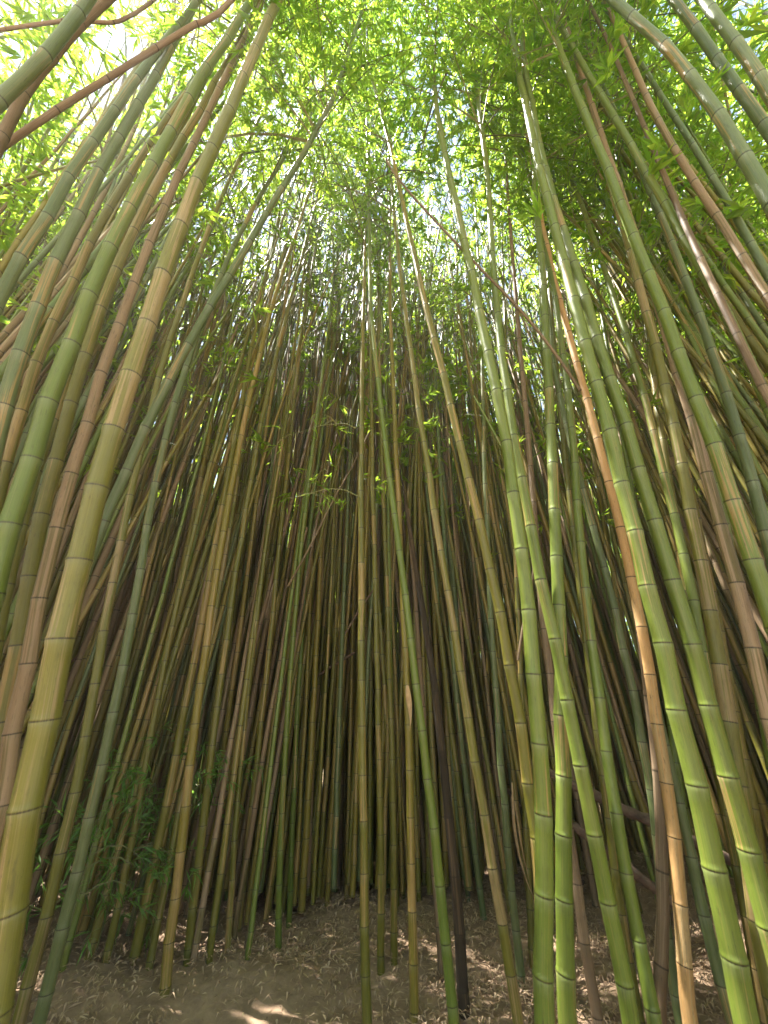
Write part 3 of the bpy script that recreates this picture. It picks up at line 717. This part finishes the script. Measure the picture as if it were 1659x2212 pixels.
for x, y in near:
    v = rr_.randrange(NV); kind = rr_.choice(KW); cv, R0, cm, cm2 = variants[v]
    dead = kind in ('pink', 'brown')
    d = math.hypot(x, y)
    ex = 829.5 + F * x / (y * cp)                       # where it crosses eye height in the picture
    side, anchor = min((abs(ex - ax), 'right' if ex > ax else 'left', nm) for ax, nm in ANCH)[1:]
    row = 'near' if d < 4.6 else 'middle' if d < 7 else 'deep'
    root = link('dead_bamboo_culm' if dead else 'bamboo_culm', None, None, (x, y, float(gz(x, y)) - 0.05))
    root.rotation_euler = (rr_.gauss(0, .028), rr_.gauss(0, .028), rr_.random() * 6.283)
    s = 0.85 + 0.35 * rr_.random(); root.scale = (s, s, s)
    tag(root, None, 'dead bamboo' if dead else 'bamboo', 'slim culms of the thicket')
    todo.append((anchor, side, kind, row, abs(ex - dict((n_, a_) for a_, n_ in ANCH)[anchor]), root))
    link('stem', stem_of(v, kind), root)
    if not dead and (d < 6 or rr_.random() < 0.5): link('crown', cm2 if d < 5.5 else cm, root)

ORD = 'nearest second third fourth fifth sixth seventh eighth ninth tenth eleventh twelfth thirteenth fourteenth fifteenth sixteenth'.split()
cnt = {}
for anchor, side, kind, row, dx, root in sorted(todo, key=lambda t: t[4]):
    k = (anchor, side, kind, row); c = cnt.get(k, 0); cnt[k] = c + 1
    what = {'olive': 'olive', 'green': 'green', 'yellow': 'yellowish', 'grey': 'greyish', 'pied': 'tan-streaked', 'pink': 'dead pinkish', 'brown': 'dead brown'}[kind]
    root['label'] = '%s slim %s culm %s of %s, %s row' % (ORD[min(c, 15)], what, side, anchor, row)
print('most in one label series', max(cnt.values()))

# ------------------------------------------------------------------ the rest of the thicket: far too many to count
far = []
def grow_far(n, dlo, dhi, alo, ahi, dmin, power=1.0):
    k = 0; t = 0
    while k < n and t < n * 40:
        t += 1
        d = math.sqrt(dlo ** 2 + (dhi ** 2 - dlo ** 2) * rr_.random() ** power); a = R(alo + (ahi - alo) * rr_.random())
        x, y = d * math.sin(a), d * math.cos(a)
        if free(x, y, dmin) and (abs(a) > 1.1 or allowed(x, y)): spots.append((x, y)); far.append((x, y)); k += 1
grow_far(520, 3.2, 6.5, -60, 60, 0.10)
grow_far(170, 4.75, 6.0, -21, 11, 0.085)
grow_far(960, 6.5, 10, -62, 62, 0.12)
grow_far(270, 10, 12.5, -60, 60, 0.18)
grow_far(170, 12.8, 16, -58, 58, 0.3)
grow_far(150, 16, 24, -58, 58, 0.45)
grow_far(70, 4.2, 11, 62, 105, 0.4)
grow_far(70, 4.2, 11, -105, -62, 0.4)
NFAR_VIEW = len(far)
grow_far(45, 3.0, 9, 105, 255, 0.5)        # behind the camera, they shade the place and close the roof of leaves
SV = {k: [[], [], [], [], 0] for k in ('olive', 'green', 'yellow', 'grey', 'pink', 'brown')}
LVs, LRs = [], []
fs = []
for v in range(8):
    cv, R0 = variants[v][:2]
    r = np.random.RandomState(900 + v)
    S = stem_data(cv, R0, seg=5, seed=900 + v, full=False)
    _, _, LV, rv = crown(cv, cv.L * 0.36, cv.L * 0.99, 30, 36, r, blen=1.5, L=0.20, W=0.036)
    _, _, LV2, rv2 = crown(cv, cv.L * 0.10, cv.L * 0.97, 42, 44, r, blen=1.6, L=0.20, W=0.036)
    fs.append((S, LV, rv, LV2, rv2))
for x, y in far:
    S, LV, rv, LV2, rv2 = fs[rr_.randrange(8)]; d2 = math.hypot(x, y); rim = d2 > 12.7 and y > 0; kind = rr_.choice(['olive', 'olive', 'olive', 'yellow', 'green', 'yellow', 'yellow', 'grey', 'pink', 'brown'])
    a = rr_.random() * 6.283; s = 0.85 + 0.4 * rr_.random()
    M = np.array([[math.cos(a), -math.sin(a), 0], [math.sin(a), math.cos(a), 0], [0, 0, 1]]) * s
    sh = np.array([[1, 0, rr_.gauss(0, .026)], [0, 1, rr_.gauss(0, .026)], [0, 0, 1]])
    off = np.array([x, y, float(gz(x, y)) - 0.05]); M = sh @ M
    q = SV[kind]
    q[0].append(S[0] @ M.T + off); q[1].append(S[1] + q[4]); q[4] += len(S[0])
    cc = S[2].copy(); cc[:, 2] += rr_.random() * 300; q[2].append(cc); q[3].append(S[3] + 60 * rr_.randrange(200))
    if kind not in ('pink', 'brown') and (rr_.random() < (0.08 if d2 < 10 else 0.25) or abs(x) > 1.6 * y or rim):
        LVs.append((LV2 if rim else LV) @ M.T + off); LRs.append(rv2 if rim else rv)
V, Fc, cc, nv, mi, off = [], [], [], [], [], 0; mats = []
for k, q in SV.items():
    if not q[0]: continue
    V += q[0]; f = np.concatenate(q[1]) + off; Fc.append(f); mi.append(np.full(len(f), len(mats))); mats.append(MAT[k]); cc += q[2]; nv += q[3]; off += q[4]
o = link('bamboo_thicket', np_mesh('bamboo_thicket', np.concatenate(V), np.concatenate(Fc), mats, np.concatenate(mi),
         attrs={'culm_co': ('FLOAT_VECTOR', np.concatenate(cc)), 'node_v': ('FLOAT', np.concatenate(nv))}))
tag(o, 'countless thin culms massed deep in the grove behind all others', 'bamboo thicket', None, 'stuff')
LV = np.concatenate(LVs)
o = link('bamboo_foliage', np_mesh('bamboo_foliage', LV, quads(len(LV)), [LEAF], smooth=False, attrs={'rnd': ('FLOAT', np.concatenate(LRs))}))
tag(o, 'mass of yellow green leaves of the far bamboo closing the grove', 'foliage', None, 'stuff')
print('things individual', n_made + len(near), 'far', len(far), 'far leaves', len(LV) // 4)

# ------------------------------------------------------------------ gaps in the leaf roof that let the sun through
rg = np.random.RandomState(77)
for _ in range(150):
    a = R(-55 + 110 * rg.rand()); d = 2.5 + 7.5 * rg.rand(); TARGETS.append([d * math.sin(a), d * math.cos(a), 0.4 + 4.5 * rg.rand()])
for px, py in ((665, 2105), (640, 2110), (1040, 2090), (800, 2050), (150, 2120), (980, 2190), (1350, 2180), (1480, 2140), (560, 2200)):
    q = ray(px, py); t = -CAMZ / q[2]; TARGETS.append([q[0] * t, q[1] * t, 0.0])
NT = len(TARGETS)
for _ in range(230):
    a = R(-50 + 100 * rg.rand()); d = 3.5 + 8 * rg.rand(); TARGETS.append([d * math.sin(a), d * math.cos(a), 2.5 + 6 * rg.rand()])
TG = np.array(TARGETS); TR = 0.08 + 0.10 * rg.rand(len(TG)); TR[:48] = 0.19; TR[NT:] += 0.07
SD = np.array(sdir)
def open_gaps(o, M):
    me = o.data; nv = len(me.vertices); co = np.empty(nv * 3, np.float32); me.vertices.foreach_get('co', co); co = co.reshape(-1, 3)
    lv = np.empty(len(me.loops), np.int32); me.loops.foreach_get('vertex_index', lv); q = lv.reshape(-1, 4)
    mi = np.empty(len(q), np.int32); me.polygons.foreach_get('material_index', mi)
    W_ = co @ M[:3, :3].T + M[:3, 3]; c = W_[q].mean(1)
    hit = np.zeros(len(q), bool)
    for T_, r_ in zip(TG, TR):
        v = c - T_; s_ = v @ SD; hit |= (s_ > 0.3) & (((v - s_[:, None] * SD) ** 2).sum(1) < r_ * r_)
    if me.materials[0] == TWIG: hit &= mi == 1
    if not hit.any(): return
    rv = np.empty(nv, np.float32); me.attributes['rnd'].data.foreach_get('value', rv)
    keep = ~hit
    o.data = np_mesh(me.name, co, q[keep], list(me.materials), mi[keep], smooth=False, attrs={'rnd': ('FLOAT', rv)})
bpy.context.view_layer.update()
for o in list(COL.objects):
    if o.type == 'MESH' and (o.name.startswith('crown') or o.name == 'bamboo_foliage'): open_gaps(o, np.array(o.matrix_world))

# ------------------------------------------------------------------ thin haze volume, added for a soft warm glow
hb = [(x, y, z) for z in (-1.4, 24.0) for y in (-45.0, 60.0) for x in (-60.0, 60.0)]
hf = [(0, 2, 3, 1), (4, 5, 7, 6), (0, 1, 5, 4), (2, 6, 7, 3), (0, 4, 6, 2), (1, 3, 7, 5)]
hm = bpy.data.materials.new('glow_haze'); hm.use_nodes = True; hn = hm.node_tree.nodes
hn.remove(hn['Principled BSDF']); hv = hn.new('ShaderNodeVolumePrincipled')
hv.inputs['Color'].default_value = (0.97, 0.90, 0.78, 1); hv.inputs['Density'].default_value = 0.0045; hv.inputs['Anisotropy'].default_value = 0.35
hm.node_tree.links.new(hv.outputs[0], hn['Material Output'].inputs['Volume'])
tag(link('haze', np_mesh('haze', hb, hf, [hm], smooth=False)), 'faint warm haze added through the bamboo grove for its glow', 'haze', None, 'stuff')
